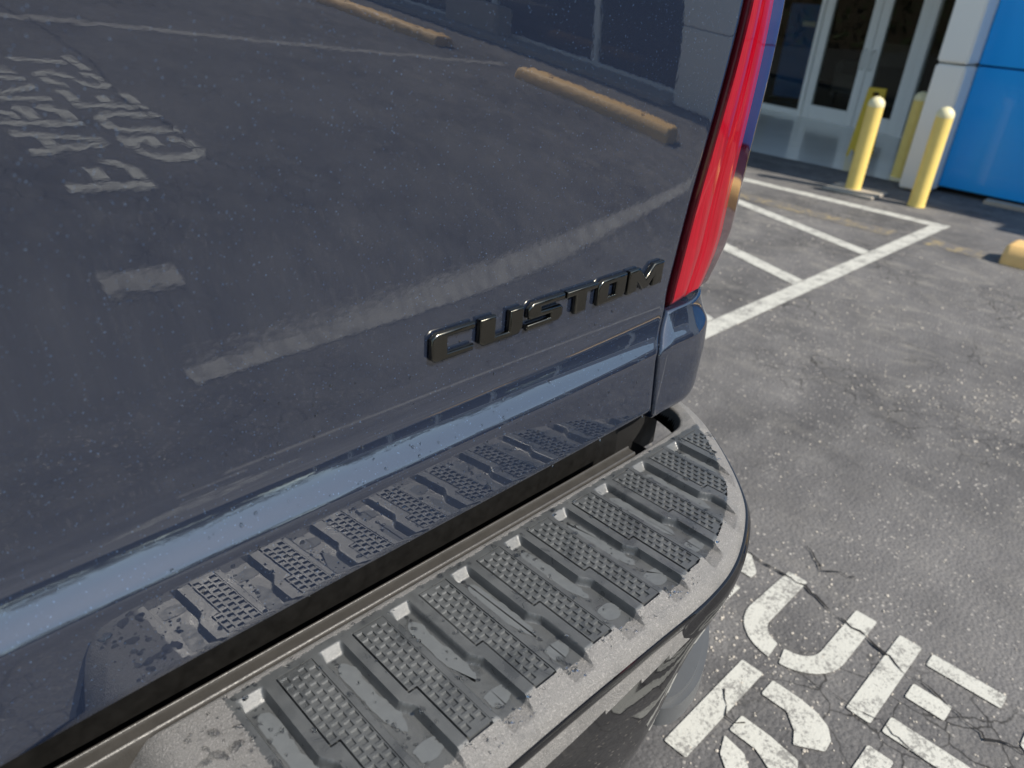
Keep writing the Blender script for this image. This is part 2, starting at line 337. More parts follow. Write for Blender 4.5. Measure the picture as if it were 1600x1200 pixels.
# ---------- stencilled lettering: local a = reading direction (-y), b = up (+x); unit .28 high, .214 wide
def arc(cx, cy, r, a0, a1, n=10):
    return [(cx + r * math.cos(math.radians(a0 + (a1 - a0) * k / n)), cy + r * math.sin(math.radians(a0 + (a1 - a0) * k / n))) for k in range(n + 1)]
def band(ro, ri, cx, cy, a0, a1, sx=1.): return [(cx + (x - cx) * sx, y) for x, y in arc(cx, cy, ro, a0, a1)] + [(cx + (x - cx) * sx, y) for x, y in arc(cx, cy, ri, a1, a0)]
h = .281; w = .214; s = .048
def rect(x0, y0, x1, y1): return [(x0, y0), (x1, y0), (x1, y1), (x0, y1)]
LET = {
    'U': [[(0, h), (s, h), (s, .10)] + arc(.1, .10, .052, 180, 262, 6) + [(.097, 0)] + arc(.1, .105, .105, 268, 180, 8) + [(0, h)][:0],
          [(w, h), (w, .10)] + arc(w - .105, .105, .105, 0, -84, 8) + [(w - .105 + .0, .046)] + arc(w - .10, .10, .052, -82, 0, 6) + [(w - s, h)]],
    'E': [rect(0, 0, s, h), rect(.07, h - s * .9, w, h), rect(.07, .118, .145, .118 + s), rect(.07, 0, w, s)],
    'P': [rect(0, 0, s, h), [(.07, h - s), (.115, h - s)] + arc(.13, .20, .035, 80, 20, 5) + [(w - .002, .165)] + arc(.12, .19, .092, -5, 80, 8) + [(.07, h)],
          rect(.07, .105, .16, .105 + s)],
    'R': [rect(0, 0, s, h), [(.07, h - s), (.125, h - s), (.155, h - s - .03), (.168, h - s - .06), (.215, .205), (.213, .235)] + [(.195, .262), (.165, .276), (.13, h), (.07, h)],
          [(.07, .112), (.125, .112), (.165, .092), (.205, .11), (.19, .15), (.13, .158), (.07, .158)], [(.07, .095), (.115, .088), (.205, 0), (.15, 0), (.085, .055)]],
    'G': [[(.03, .03)] + arc(.105, .105, .105, 225, 100, 1)[:0] + [(.0, .085), (0, .195), (.035, .25), (.095, h), (.095, h - s), (.065, .22), (s, .185), (s, .095), (.065, .06), (.095, s), (.095, 0)],
          [(.115, h), (.17, .268), (w, .215), (w, .19), (.166, .19), (.15, .225), (.115, h - s)], [(.115, 0), (.115, s), (.15, .055), (.166, .08), (.166, .095), (.125, .095), (.125, .14), (w, .14), (w, 0), (.175, 0)]],
    'S': [[(.10, h), (.04, .268), (.0, .235), (0, .175), (.035, .145), (.10, .128), (.10, .172), (.06, .185), (s, .205), (.065, .228), (.10, h - s)],
          [(.12, h), (.17, .27), (w, .23), (w, .20), (.166, .20), (.15, .225), (.12, h - s)], [(.12, .165), (.175, .148), (w, .115), (w, .05), (.175, .012), (.12, 0), (.12, s), (.155, .058), (.166, .08), (.15, .10), (.12, .118)],
          [(.10, 0), (.04, .012), (0, .05), (0, .085), (s, .085), (.065, .056), (.10, s)]],
    'T': [rect(0, h - s, .098, h), rect(.116, h - s, w, h), rect(.083, 0, .131, h - s - .02)],
    'A': [[(0, 0), (s, 0), (.1, h - .03), (.1, h), (.08, h)], [(w, 0), (w - s, 0), (.114, h - .03), (.114, h), (.134, h)], rect(.075, .065, .14, .065 + s * .8)],
    'K': [rect(0, 0, s, h), [(.07, .13), (.165, h), (w, h), (.115, .15), (.07, .10)], [(.09, .105), (.165, 0), (w, 0), (.13, .14)]],
    'I': [rect(0, 0, s, h)], 'N': [rect(0, 0, s, h), [(.06, h), (.06, h - .1), (w - s - .012, 0), (w - s - .012, .1)], rect(w - s, 0, w, h)],
}
def rounded(poly, r=.004):
    out = []; n = len(poly)
    for i in range(n):
        p = Vector(poly[i]); a = Vector(poly[i - 1]) - p; b = Vector(poly[(i + 1) % n]) - p
        if a.length < 1e-6 or b.length < 1e-6: continue
        if a.angle(b) > 2.6: out.append(tuple(p)); continue
        q = min(r, a.length * .4, b.length * .4); a.normalize(); b.normalize()
        out += [tuple(p + a * q), tuple(p + (a + b) * q * .3), tuple(p + b * q)]
    return out
def lettering(yc, label, group):
    root = tag(empty('parking_lettering', (1.2, yc, 0)), label, 'ground lettering', group)
    for word, b0, start in (('GUEST', 1.213, .63), ('PARKING', .883, .83)):
        a = -start
        for ch in word:
            wd = s if ch == 'I' else w
            for k, poly in enumerate(LET[ch]):
                poly = rounded(poly)
                vs = [(b0 - 1.2 + q[1], -(a + q[0]), .003) for q in poly]
                bm = bmesh.new(); f = bm.faces.new([bm.verts.new(v) for v in vs]); bmesh.ops.recalc_face_normals(bm, faces=[f])
                if f.normal.z < 0: f.normal_flip()
                bmesh.ops.triangulate(bm, faces=[f])
                me = bpy.data.meshes.new('letter_stroke'); bm.to_mesh(me); bm.free()
                link('letter_stroke', me, MAT['white'], root)
            a += wd + .0495
    return root
GLT = 'GUEST PARKING stencils'
lettering(.08, 'white stencilled GUEST PARKING letters on the asphalt beside the bumper corner', GLT)
lettering(-2.76, 'white stencilled GUEST PARKING letters seen only mirrored in the tailgate', GLT)

# ---------- wheel stops
def wheel_stop(y0, y1, label):
    root = tag(empty('wheel_stop', (4.96, (y0 + y1) / 2, 0)), label, 'wheel stop', 'yellow wheel stops at the stall heads')
    L = (y1 - y0) / 2; mb = MB(); prof = [(-.09, .0), (-.085, .055), (-.055, .105), (-.04, .112), (.115, .112), (.13, .105), (.16, .055), (.165, 0)]
    ys = [-L, -L + .012, -L + .03, L - .03, L - .012, L]; sc = [.86, .96, 1, 1, .96, .86]; vs = []; fs = []; n = len(prof)
    for y, q in zip(ys, sc): vs += [(x * q, y, z * (q if z > .06 else 1)) for x, z in prof]
    for i in range(len(ys) - 1):
        for k in range(n - 1): fs.append((i * n + k, i * n + k + 1, (i + 1) * n + k + 1, (i + 1) * n + k))
    fs.append(tuple(range(n))); fs.append(tuple((len(ys) - 1) * n + k for k in range(n)))
    mb.add(vs, fs); mb.build('stop_body', MAT['yellow'], root, smooth=40)
    for yy in (-L * .6, L * .6):
        p = MB(); p.lathe([(.014, .112), (.014, .118), (.008, .122)], 10, (0, yy, 0)); p.build('anchor_pin', MAT['crack'], root)
wheel_stop(-.75, .88, 'yellow concrete wheel stop at the right edge of the picture')
wheel_stop(-3.70, -1.93, 'yellow concrete wheel stop mirrored large in the upper right of the tailgate')
wheel_stop(-6.5, -4.72, 'yellow concrete wheel stop mirrored small at the top of the tailgate')

# ---------- bollards
def bollard(x, y, label, base=None):
    root = tag(empty('bollard', (x, y, 0)), label, 'bollard', 'yellow bollards before the building entrance')
    a = MB(); a.lathe([(.060, .002), (.058, .012), (.0565, .03), (.0565, .615)], 28); a.build('sleeve', MAT['bollard'], root, smooth=40)
    c = MB(); c.lathe([(.0575, .612), (.058, .622), (.056, .640), (.046, .658), (.030, .672), (.014, .679), (.004, .681)], 28); c.build('dome_cap', MAT['cap'], root, smooth=50)
    return root
b1 = bollard(5.905, 2.17, 'yellow bollard standing on a pale concrete pad in front of the glass doors')
bp = MB(); bp.box(-.18, .14, -.22, .16, .002, .022); bp.build('footing', MAT['concrete'], b1, bevel=.004)
bollard(5.885, 1.69, 'yellow bollard nearest the blue wall, in front of the white pier')
bollard(6.85, 2.178, 'yellow bollard half hidden behind the white pier')

# ---------- dealership building
bld = tag(empty('dealership_building', (8, 0, 0)), 'building with blue and white cladding and a shaded glass entrance', 'building')
def bpart(name, mat, *boxes, bevel=0, parent=bld, smooth=None):
    mb = MB()
    for b in boxes: mb.box(b[0] - 8, b[1] - 8, *b[2:])
    return mb.build(name, mat, parent, bevel=bevel, smooth=smooth)
for z0, z1 in ((.045, .915), (.927, 1.80), (1.812, 2.70)):
    bpart('blue_panel', MAT['blue'], (6.60, 6.66, -1.58, 1.785, z0, z1), bevel=.004)
    bpart('pier_panel', MAT['pier'], (6.36, 7.0, 1.79, 2.0, z0 - (.03 if z0 < .1 else 0), z1), bevel=.012, smooth=50)
    bpart('grey_pier_panel', MAT['pier'], (6.38, 7.0, -2.79, -1.60, z0 - .03 if z0 < .1 else z0, z1), bevel=.01)
bpart('backing_wall', MAT['black'], (6.665, 6.8, -1.57, 1.78, .0, 2.68))
bpart('footing', MAT['concrete'], (6.50, 6.60, .2, 1.42, -.02, .028), (6.52, 6.60, -1.5, .1, -.02, .022), bevel=.006)
bpart('entrance_side_wall', MAT['wall'], (7.0, 9.3, 1.80, 1.99, 0, 2.7))
bpart('canopy', MAT['wall'], (6.6, 9.35, 2.0, 9.5, 2.36, 2.78))
bpart('roof', MAT['dark'], (6.9, 16, -14, 1.79, 2.71, 2.8), (9.36, 16, 1.80, 9.5, 2.71, 2.8))
bpart('interior_wall', MAT['dark'], (15, 15.2, -14, 9.5, 0, 2.7), (9.2, 15, 9.5, 9.7, 0, 2.7))
bpart('interior_floor', MAT['dark'], (9.9, 15, -14, 9.5, -.02, .012))
sill = bpart('storefront_frame', MAT['alu'], *[(6.78, 6.86, y, y + .07, .1, 2.3) for y in np.arange(-13.9, -2.9, 1.6)], (6.775, 6.865, -14, -2.80, .02, .10), (6.775, 6.865, -14, -2.80, 2.3, 2.4))
bpart('storefront_glass', MAT['glass'], (6.815, 6.825, -14, -2.80, .1, 2.3))
bpart('upper_fascia', MAT['wall'], (6.7, 6.9, -14, -2.80, 2.4, 2.8))
bpart('low_planter', MAT['concrete'], (6.45, 6.72, -6.35, -5.5, .05, .48), bevel=.02)
o = link('sidewalk', None); COL.objects.unlink(o); bpy.data.objects.remove(o)
mb = MB(); mb.box(6.2, 6.775, -14, -2.80, -.05, .06); tag(mb.build('sidewalk', MAT['concrete'], bevel=.01), kind='structure')
sheet('entrance_floor', 6.62, 9.9, 2.0, 9.4, .006, MAT['tile'])
# glass doors on a line turned slightly
doors = tag(empty('entrance_doors', (9.39, 3.66, 0), 0), 'aluminium framed glass double doors in the shaded entrance', 'door')
doors.rotation_euler = (0, 0, -math.atan(.236))
def dbox(name, mat, u0, u1, z0, z1, t=.05, d=0, parent=doors, bevel=.004):
    mb = MB(); mb.box(d - t / 2, d + t / 2, u0, u1, z0, z1); return mb.build(name, mat, parent, bevel=bevel)
def leaf_(u0, u1, handle):
    lf = MB()
    st = .105; lf.box(-.025, .025, u0, u0 + st, .012, 2.2); lf.box(-.025, .025, u1 - st, u1, .012, 2.2); lf.box(-.023, .023, u0 + st, u1 - st, .012, .165); lf.box(-.023, .023, u0 + st, u1 - st, 2.09, 2.2)
    o = lf.build('door_leaf', MAT['alu'], doors, bevel=.004)
    g = MB(); g.box(-.004, .004, u0 + st, u1 - st, .165, 2.09); g.build('pane', MAT['glass'], o)
    hy = u0 + st * .5 if handle < 0 else u1 - st * .5
    t = MB(); t.tube([(-.025, hy, .63), (-.075, hy, .645), (-.085, hy + .0, .67), (-.085, hy, .80), (-.075, hy, .825), (-.025, hy, .84)], .011, 8); t.build('handle', MAT['alu'], o, smooth=60)
leaf_(.0, .735, -1); leaf_(-.57, -.008, 1)
dbox('jamb', MAT['alu'], .742, .80, 0, 2.5, .08); dbox('jamb', MAT['alu'], -.66, -.578, 0, 2.5, .08); dbox('jamb', MAT['alu'], -1.75, -1.69, 0, 2.5, .08)
dbox('threshold', MAT['alu'], -1.7, 5.8, .0, .011, .12); dbox('transom', MAT['alu'], -1.68, 5.8, 2.21, 2.29, .075)
for u0, u1 in ((.81, 2.4), (2.46, 4.1), (-1.68, -.67)):
    o = dbox('side_rail', MAT['alu'], u0, u1, .012, .075, .05); g = MB(); g.box(-.004, .004, u0, u1, .075, 2.21); g.build('pane', MAT['glass'], o)
dbox('jamb', MAT['alu'], 2.41, 2.45, .012, 2.2, .05)
# things inside the showroom
bn = tag(empty('banner_stand', (10.9, 5.25, 0.012), .25), 'dark blue upright display stand behind the glass left of the doors', 'display stand')
m_ = MB(); m_.box(-.08, .08, -.22, .22, .06, 1.25); m_.build('panel', MAT['navy'], bn, bevel=.01); m_ = MB(); m_.box(-.15, .15, -.25, .25, 0, .06); m_.build('base', MAT['black'], bn)
m_ = MB(); m_.box(-.085, -.081, -.15, .02, .98, 1.04); m_.build('badge', MAT['alu'], bn)
lm = tag(empty('table_lamp', (10.6, 5.75, 0.012)), 'small amber lamp on a stem behind the far left glass', 'lamp')
m_ = MB(); m_.lathe([(.1, 0), (.1, .02), (.02, .03), (.018, .5)], 16); m_.build('stem', MAT['black'], lm); m_ = MB(); m_.lathe([(.13, .48), (.08, .68)], 20); m_.build('shade', MAT['amber'], lm)
ch = tag(empty('armchair', (11.4, 4.35, 0.012), 2.6), 'grey upholstered armchair in the dim showroom behind the door', 'chair')
m_ = MB(); m_.box(-.35, .35, -.35, .35, .18, .42); m_.build('seat', MAT['seat'], ch, bevel=.04); m_ = MB(); m_.box(-.35, -.22, -.35, .35, .42, .85); m_.build('backrest', MAT['seat'], ch, bevel=.04)
for yy in (-.4, .4): m_ = MB(); m_.box(-.35, .3, yy - .06, yy + .06, .1, .58); m_.build('armrest', MAT['seat'], ch, bevel=.03)
for xx in (-.3, .3):
    for yy in (-.3, .3): m_ = MB(); m_.lathe([(.02, 0), (.025, .18)], 8, (xx, yy, 0)); m_.build('leg', MAT['black'], ch)
# wet-floor sign behind the bollard
wf = tag(empty('wet_floor_sign', (7.55, 2.80, .006), .2), 'yellow folding wet floor sign standing behind the bollard', 'sign')
for sgn in (-1, 1):
    pts = [(-.09, 0), (-.07, 0), (-.06, .06), (.06, .06), (.07, 0), (.09, 0), (.075, .60), (-.075, .60)]
    hole = [(-.03, .53), (.03, .53), (.03, .565), (-.03, .565)]
    bm = bmesh.new(); v1 = [bm.verts.new((sgn * (.16 - z * .24), y, z)) for y, z in pts]; v2 = [bm.verts.new((sgn * (.16 - z * .24), y, z)) for y, z in hole]
    es = [bm.edges.new((v1[i], v1[(i + 1) % 8])) for i in range(8)] + [bm.edges.new((v2[i], v2[(i + 1) % 4])) for i in range(4)]
    bmesh.ops.triangle_fill(bm, edges=es, use_beauty=True); r = bmesh.ops.extrude_face_region(bm, geom=bm.faces[:])
    for v in [g for g in r['geom'] if isinstance(g, bmesh.types.BMVert)]: v.co.x += sgn * .012
    bmesh.ops.recalc_face_normals(bm, faces=bm.faces); me = bpy.data.meshes.new('sign_leaf'); bm.to_mesh(me); bm.free(); link('sign_leaf', me, MAT['sign'], wf)

# ---------- trees that the paint and the door glass mirror
def tree(loc, H, label, proto=[None]):
    if proto[0] is None:
        tk = MB(); tk.tube([(0, 0, -.1), (.03, .02, .9), (-.05, .05, 2.0), (.0, -.02, 3.1)], [.17, .13, .10, .06], 9); limbs = []
        for k in range(7):
            a = k * 2.4; z = 1.5 + k * .22; e = (1.2 * math.cos(a), 1.2 * math.sin(a), z + 1.0); limbs.append(e)
            tk.tube([(0, 0, z), (e[0] * .5, e[1] * .5, z + .6), e], [.06, .04, .015], 6)
        me_t = mesh('trunk', tk.v, tk.f, 60)
        vs = []; fs = []
        cl = [(random.gauss(0, .8), random.gauss(0, .8), random.uniform(2.1, 4.4), random.uniform(.4, .85)) for _ in range(22)]
        for c in cl:
            for _ in range(120):
                d = Vector((random.gauss(0, 1), random.gauss(0, 1), random.gauss(0, 1))).normalized() * c[3] * random.random() ** .4
                p = Vector(c[:3]) + d; u = Vector((random.gauss(0, 1), random.gauss(0, 1), random.gauss(0, .6))).normalized(); q = u.orthogonal().normalized(); L = random.uniform(.07, .14); n = len(vs)
                vs += [p - u * L, p + q * L * .4, p + u * L, p - q * L * .4]; fs.append((n, n + 1, n + 2, n + 3))
        proto[0] = (me_t, mesh('crown', vs, fs)); me_t.materials.append(MAT['bark']); proto[0][1].materials.append(MAT['leaf'])
    r = tag(empty('shade_tree', loc, random.uniform(0, 6)), label, 'tree', 'trees along the far side of the lot'); r.scale = (H / 5,) * 3
    for nm, me in (('trunk', proto[0][0]), ('crown', proto[0][1])):
        o = bpy.data.objects.new(nm, me); COL.objects.link(o); o.parent = r
TR = [(-24 + 3.6 * k + random.uniform(-.8, .8), -21 + random.uniform(-2, 1.5), random.uniform(6.2, 7.6)) for k in range(16)] + [(-17, 23, 7), (-12.5, 24, 8), (-8, 23, 7.2), (-3.5, 24.5, 7.6), (1, 23.5, 6.6), (-17, -4, 8), (-16, -9, 8)]
for i, (x, y, H) in enumerate(TR):
    tree((x, y, 0), H, 'leafy shade tree across the lot behind the camera, seen only as a dark mirror image')

def hedge(L, H, loc, rz, label):  # unseen foliage rows, added to keep bright sky out of the reflections
    mb = MB()
    for k in range(int(L * 140)):
        p = Vector((random.uniform(-L / 2, L / 2), random.gauss(0, .45), random.uniform(.05, H + .2))); u = Vector((random.gauss(0, 1), random.gauss(0, 1), random.gauss(0, .6))).normalized(); q = u.orthogonal().normalized(); l = random.uniform(.10, .22)
        mb.add([p - u * l, p + q * l * .5, p + u * l, p - q * l * .5], [(0, 1, 2, 3)])
    root = tag(empty('hedge', loc, rz), label, 'hedge')
    mb.build('foliage', MAT['leaf'], root, fix=False); m2 = MB(); m2.box(-L / 2, L / 2, -.3, .3, 0, H); m2.build('stems', MAT['bark'], root)
hedge(66, 2.1, (3, -17, 0), 0, 'long dense hedge added out of view behind the camera to darken the mirrored horizon')
hedge(34, 3.2, (-6, 21, 0), 0, 'tall hedge added out of view to darken the reflection in the entrance glass')

# ============================================================ TRUCK
XC = -.15
truck = tag(empty('pickup_truck', (0, 0, 0)), 'dark metallic blue pickup truck with a black step bumper and CUSTOM on its tailgate', 'pickup truck')
PC = [0.45, 0.0263, -0.5654, 0.0063, 0.0296, -0.0556, 1.1751, 0.0106, 0.0832, 0.3949]
def S(x, z):
    x = np.asarray(x, float); z = np.asarray(z, float)
    u = np.minimum(np.sqrt((x - XC) ** 2 + .0025) + XC, .86) - .5
    zc = np.clip(z, .962, 1.215); q = zc - .93
    y = PC[0] + PC[1] * q + PC[2] * q * q + PC[3] * u + PC[4] * u * u + PC[5] * u * q + PC[6] * q ** 3 + PC[7] * u * u * q + PC[8] * u ** 3 + PC[9] * u * q * q
    dz = PC[1] + 2 * PC[2] * q + PC[5] * u + 3 * PC[6] * q * q + PC[7] * u * u + 2 * PC[9] * u * q
    return y + np.where(z > 1.215, dz * (z - 1.215), 0) + np.where(z < .962, dz * (z - .962), 0)
# tilt (degrees, + = faces up) of the lower part, below z=.89
TZ = np.array([.70, .742, .760, .800, .815, .8205, .825, .829, .836, .845, .855, .866, .880, .893])
TD = np.array([4.5, 4.5, 4.5, 4.3, 4.2, 8., 26., 35., 33., 25., 15., 8., 3.5, 2.])
zz = np.arange(.893, .699, -.0005); tt = np.tan(np.radians(np.interp(zz, TZ, TD)))
dy = np.concatenate([[0], -np.cumsum((tt[1:] + tt[:-1]) / 2 * .0005)])
def YL(z): return np.interp(-np.asarray(z, float), -zz, dy)
def GY(x, z):
    z = np.asarray(z, float)
    return np.where(z >= .893, S(x, z), S(x, np.full_like(z, .893)) + YL(z))
def gate_edge(z): return .7435 + .126 * np.maximum(0, z - .862) - .033 * (1 - smoothstep(.812, .868, z))
zr = np.unique(np.round(np.concatenate([np.arange(.747, .812, .006), np.arange(.812, .895, .0016), np.arange(.895, 1.36, .009)]), 4))
NX = 150
def make_gate():
    vs = []; rows = []
    ts = np.concatenate([[0, .0004, .0012, .0025, .0045], np.linspace(.008, .992, NX), [.9955, .9975, .9988, .9996, 1]])
    ed = np.array([.012, .004, .0012, .0003, 0] + [0] * NX + [0, .0003, .0012, .004, .012])
    zs = [(.7435, .02), (.7438, .006), (.745, .0015)] + [(z, 0) for z in zr] + [(1.362, .004), (1.368, .015), (1.370, .05)]
    for z, back in zs:
        xe = gate_edge(z); xs = (2 * XC - xe) + ts * (2 * (xe - XC))
        y = GY(xs, np.full_like(xs, min(max(z, .747), 1.36))) + back + ed
        rows.append(len(vs)); vs += [(x, yy, z) for x, yy in zip(xs, y)]
    n = len(ts); fs = []
    for i in range(len(zs) - 1):
        for k in range(n - 1):
            a = rows[i] + k; fs.append((a, a + 1, a + n + 1, a + n))
    return link('tailgate', mesh('tailgate', vs, fs, 179), MAT['paint'], truck)
gate = make_gate()

# ---------- emblem letters
eh = .0275
EM = {'C': (.3680, [[(.05, .0275), (.006, .0275), (.0, .0235), (0, .004), (.004, 0), (.0485, 0), (.0495, .0060), (.0180, .0060), (.0180, .0215), (.05, .0215)]]),
      'U': (.4240, [[(0, .0275), (.020, .0275), (.020, .0062), (.038, .0062), (.038, .0275), (.0565, .0275), (.0565, .006), (.0505, 0), (.005, 0), (0, .004)]]),
      'S': (.4865, [[(.053, .0275), (.007, .0275), (.001, .0225), (.001, .0145), (.004, .0108), (.034, .0108), (.034, .0062), (.0, .0062), (.0, 0), (.0455, 0), (.0515, .005), (.0515, .0130), (.048, .0165), (.019, .0165), (.019, .0212), (.053, .0212)]]),
      'T': (.5430, [[(0, .0275), (.0495, .0275), (.0495, .0207), (.0325, .0207), (.0325, 0), (.0145, 0), (.0145, .0207), (0, .0207)]]),
      'O': (.5945, [[(.006, .0275), (.0485, .0275), (.0485, .005), (.0435, 0), (.0, 0), (0, .0225)], [(.0175, .0207), (.0175, .0066), (.0315, .0066), (.0315, .0207)]]),
      'M': (.6480, [[(0, .0275), (.020, .0275), (.0335, .013), (.047, .0275), (.067, .0275), (.067, 0), (.0495, 0), (.0495, .0125), (.0385, 0), (.0285, 0), (.0175, .0125), (.0175, 0), (0, 0)]])}
for ch, (x0, polys) in EM.items():
    cu = bpy.data.curves.new('emblem_letter', 'CURVE'); cu.dimensions = '2D'; cu.fill_mode = 'BOTH'; cu.extrude = .0010; cu.bevel_depth = .0024; cu.bevel_resolution = 2; cu.offset = -.0023
    for p in polys:
        sp = cu.splines.new('POLY'); sp.points.add(len(p) - 1); sp.use_cyclic_u = True
        for q, (a, b) in zip(sp.points, p): q.co = (a, b, 0, 1)
    tmp = bpy.data.objects.new('tmp', cu); COL.objects.link(tmp)
    me = bpy.data.meshes.new_from_object(tmp.evaluated_get(bpy.context.evaluated_depsgraph_get())); bpy.data.objects.remove(tmp); bpy.data.curves.remove(cu)
    me.materials.clear()
    me.shade_smooth(); me.set_sharp_from_angle(angle=math.radians(42))
    xc = x0 + .025; zb = .907
    yv = float(GY(np.array([xc]), np.array([zb + .012]))[0]); sx = float(GY(np.array([xc + .02]), np.array([.92]))[0] - GY(np.array([xc - .02]), np.array([.92]))[0]) / .04
    sz = float(GY(np.array([xc]), np.array([.935]))[0] - GY(np.array([xc]), np.array([.905]))[0]) / .03
    ax = Vector((1, sx, 0)).normalized(); az = Vector((0, sz, 1)).normalized(); ay = ax.cross(az).normalized()  # points to -y
    yb = float(GY(np.array([x0]), np.array([zb]))[0])
    o = link('emblem_letter', me, MAT['emblem'], gate)
    o.matrix_local = Matrix(((ax.x, az.x, ay.x, x0), (ax.y, az.y, ay.y, yb + ay.y * .0030), (ax.z, az.z, ay.z, zb), (0, 0, 0, 1)))

# ---------- rear quarter (below the lamp) and lamp, one per side
def plan(side, z, kind):
    """plan curve points (x, y) from the gate gap round the corner at height z"""
    y0 = float(GY(np.array([.749]), np.array([min(z, .893)]))[0]) if kind == 'body' else None
    if kind == 'body':
        low = max(0., (.79 - z)) ; r = .13; cx = .786 - low * .22; e = float(gate_edge(z)); P = [(e + .007, y0 + .016), (e + .0073, y0 + .005), (e + .0082, y0 + .0015), (e + .0105, y0)]
        for x in np.linspace(e + .0215, cx, 5)[1:]: P.append((x, y0 + .006 * (x - e - .01)))
        yb = P[-1][1]
        for a in np.arange(5, 91, 5): P.append((cx + r * math.sin(math.radians(a)), yb + r * (1 - math.cos(math.radians(a)))))
        P += [(cx + r + .01, yb + r + .12), (cx + r + .016, yb + r + .3)]
        return P
    tap = max(0., .945 - z) / .08; tap = min(1, tap) ** 1.6 * .052
    e = float(gate_edge(z)); y0 = float(S(np.array([e]), np.array([max(z, .893)]))[0]) - .004
    ridge = .838 - tap * .55; f = .884 - tap
    P = [(e + .005, y0 + .02), (e + .0055, y0 + .006), (e + .0075, y0 + .0012), (e + .0105, y0 + .0004)]
    a = e + .0105; b = ridge
    for t in (.12, .30, .46, .50, .53, .57, .62, .66, .70, .85, .97):
        gr = {.50: .0012, .53: .0014, .62: .0010}.get(t, 0); P.append((a + (b - a) * t, y0 + .0035 * t + gr))
    yr = P[-1][1]
    P += [(ridge + .001, yr + .0006), (ridge + .003, yr + .0016)]
    for t in (.25, .5, .75, 1.): P.append((ridge + .003 + (f - ridge - .003) * t, yr + .0016 + (f - ridge) * .20 * t))
    yf = P[-1][1]; r = .085
    for q in np.arange(16, 91, 6): P.append((f + r * (math.sin(math.radians(q)) - math.sin(math.radians(11))), yf + r * (math.cos(math.radians(11)) - math.cos(math.radians(q)))))
    P.append((P[-1][0] + .003, P[-1][1] + .06)); return P
def loft(name, rows, mat, parent, smooth, mirror):
    n = len(rows[0]); vs = []; fs = []
    for r in rows:
        for p in r: vs.append((2 * XC - p[0] if mirror else p[0], p[1], p[2]))
    for i in range(len(rows) - 1):
        for k in range(n - 1):
            a = i * n + k; f = (a, a + 1, a + n + 1, a + n); fs.append(f[::-1] if mirror else f)
    return link(name, mesh(name, vs, fs, smooth), mat, parent)
for mir in (False, True):
    rows = []
    for z, ins in [(.726, .03), (.7265, .012), (.729, .004), (.733, .0008)] + [(z, 0) for z in np.arange(.738, .812, .006)] + [(z, 0) for z in np.arange(.812, .860, .0016)] + [(.8605, .001), (.8613, .004), (.8617, .02)]:
        P = plan(1, max(z, .738), 'body'); c = np.array([.75, .62]); R_ = []
        for (x, y) in P:
            d = np.array([c[0] - x, c[1] - y]); d = d / np.linalg.norm(d); rise = .012 * max(0, (x - .78) / .1) ** 1.5 * (1 if z < .74 else 0)
            R_.append((x + d[0] * ins, y + d[1] * ins, z + min(rise, .03)))
        rows.append(R_)
    qp = loft('rear_quarter_panel', rows, MAT['paint'], truck, 179, mir)
    rows = []; 
    for z, ins in [(.8655, .02), (.8660, .006), (.868, .002), (.872, .0006)] + [(z, 0) for z in np.concatenate([np.arange(.876, .95, .006), np.arange(.95, 1.33, .015)])] + [(1.333, .002), (1.338, .012), (1.339, .04)]:
        P = plan(1, z, 'lamp'); rows.append([(x - ins * .4 * (1 if x > .8 else 0), y + ins, z + (.010 * (x - .75) / .12 if z < .875 else 0)) for x, y in P])
    k = 17
    tl = loft('tail_light', [r[3:k + 1] for r in rows], MAT['red'], truck, 50, mir)
    loft('lamp_bezel', [r[:4] for r in rows], MAT['maroon'], tl, 50, mir)
    loft('outer_lens', [r[k:] for r in rows], MAT['reddark'], tl, 35, mir)
    # bed side behind the lamp
    rows = []
    for z, ofs in [(.50, -.03), (.55, -.006), (.62, 0), (.8, .006), (.95, .012), (1.05, .004), (1.2, 0), (1.32, -.004), (1.35, -.02), (1.352, -.08)]:
        rows.append([(.934 + ofs, .70, z), (.936 + ofs, .72, z), (.94 + ofs, 1.2, z), (.94 + ofs, 2.5, z)])
    loft('bed_side', rows, MAT['paint'], truck, 60, mir)
    # wheel
    wx = .80 if not mir else 2 * XC - .80; wr = .40
    t = MB(); t.lathe([(.24, -.12), (.34, -.13), (.39, -.115), (.40, -.08), (.40, .08), (.39, .115), (.34, .13), (.24, .12)], 40, axis='x')
    ty = t.build('rear_wheel', MAT['rubber'], truck, smooth=40, loc=(wx, 1.45, wr))
    t = MB(); t.lathe([(.10, .085), (.13, .095), (.20, .075), (.235, .11), (.238, .118)] if not mir else [(.10, -.085), (.13, -.095), (.20, -.075), (.235, -.11), (.238, -.118)], 24, axis='x'); t.build('rim', MAT['rim'], ty, smooth=40)
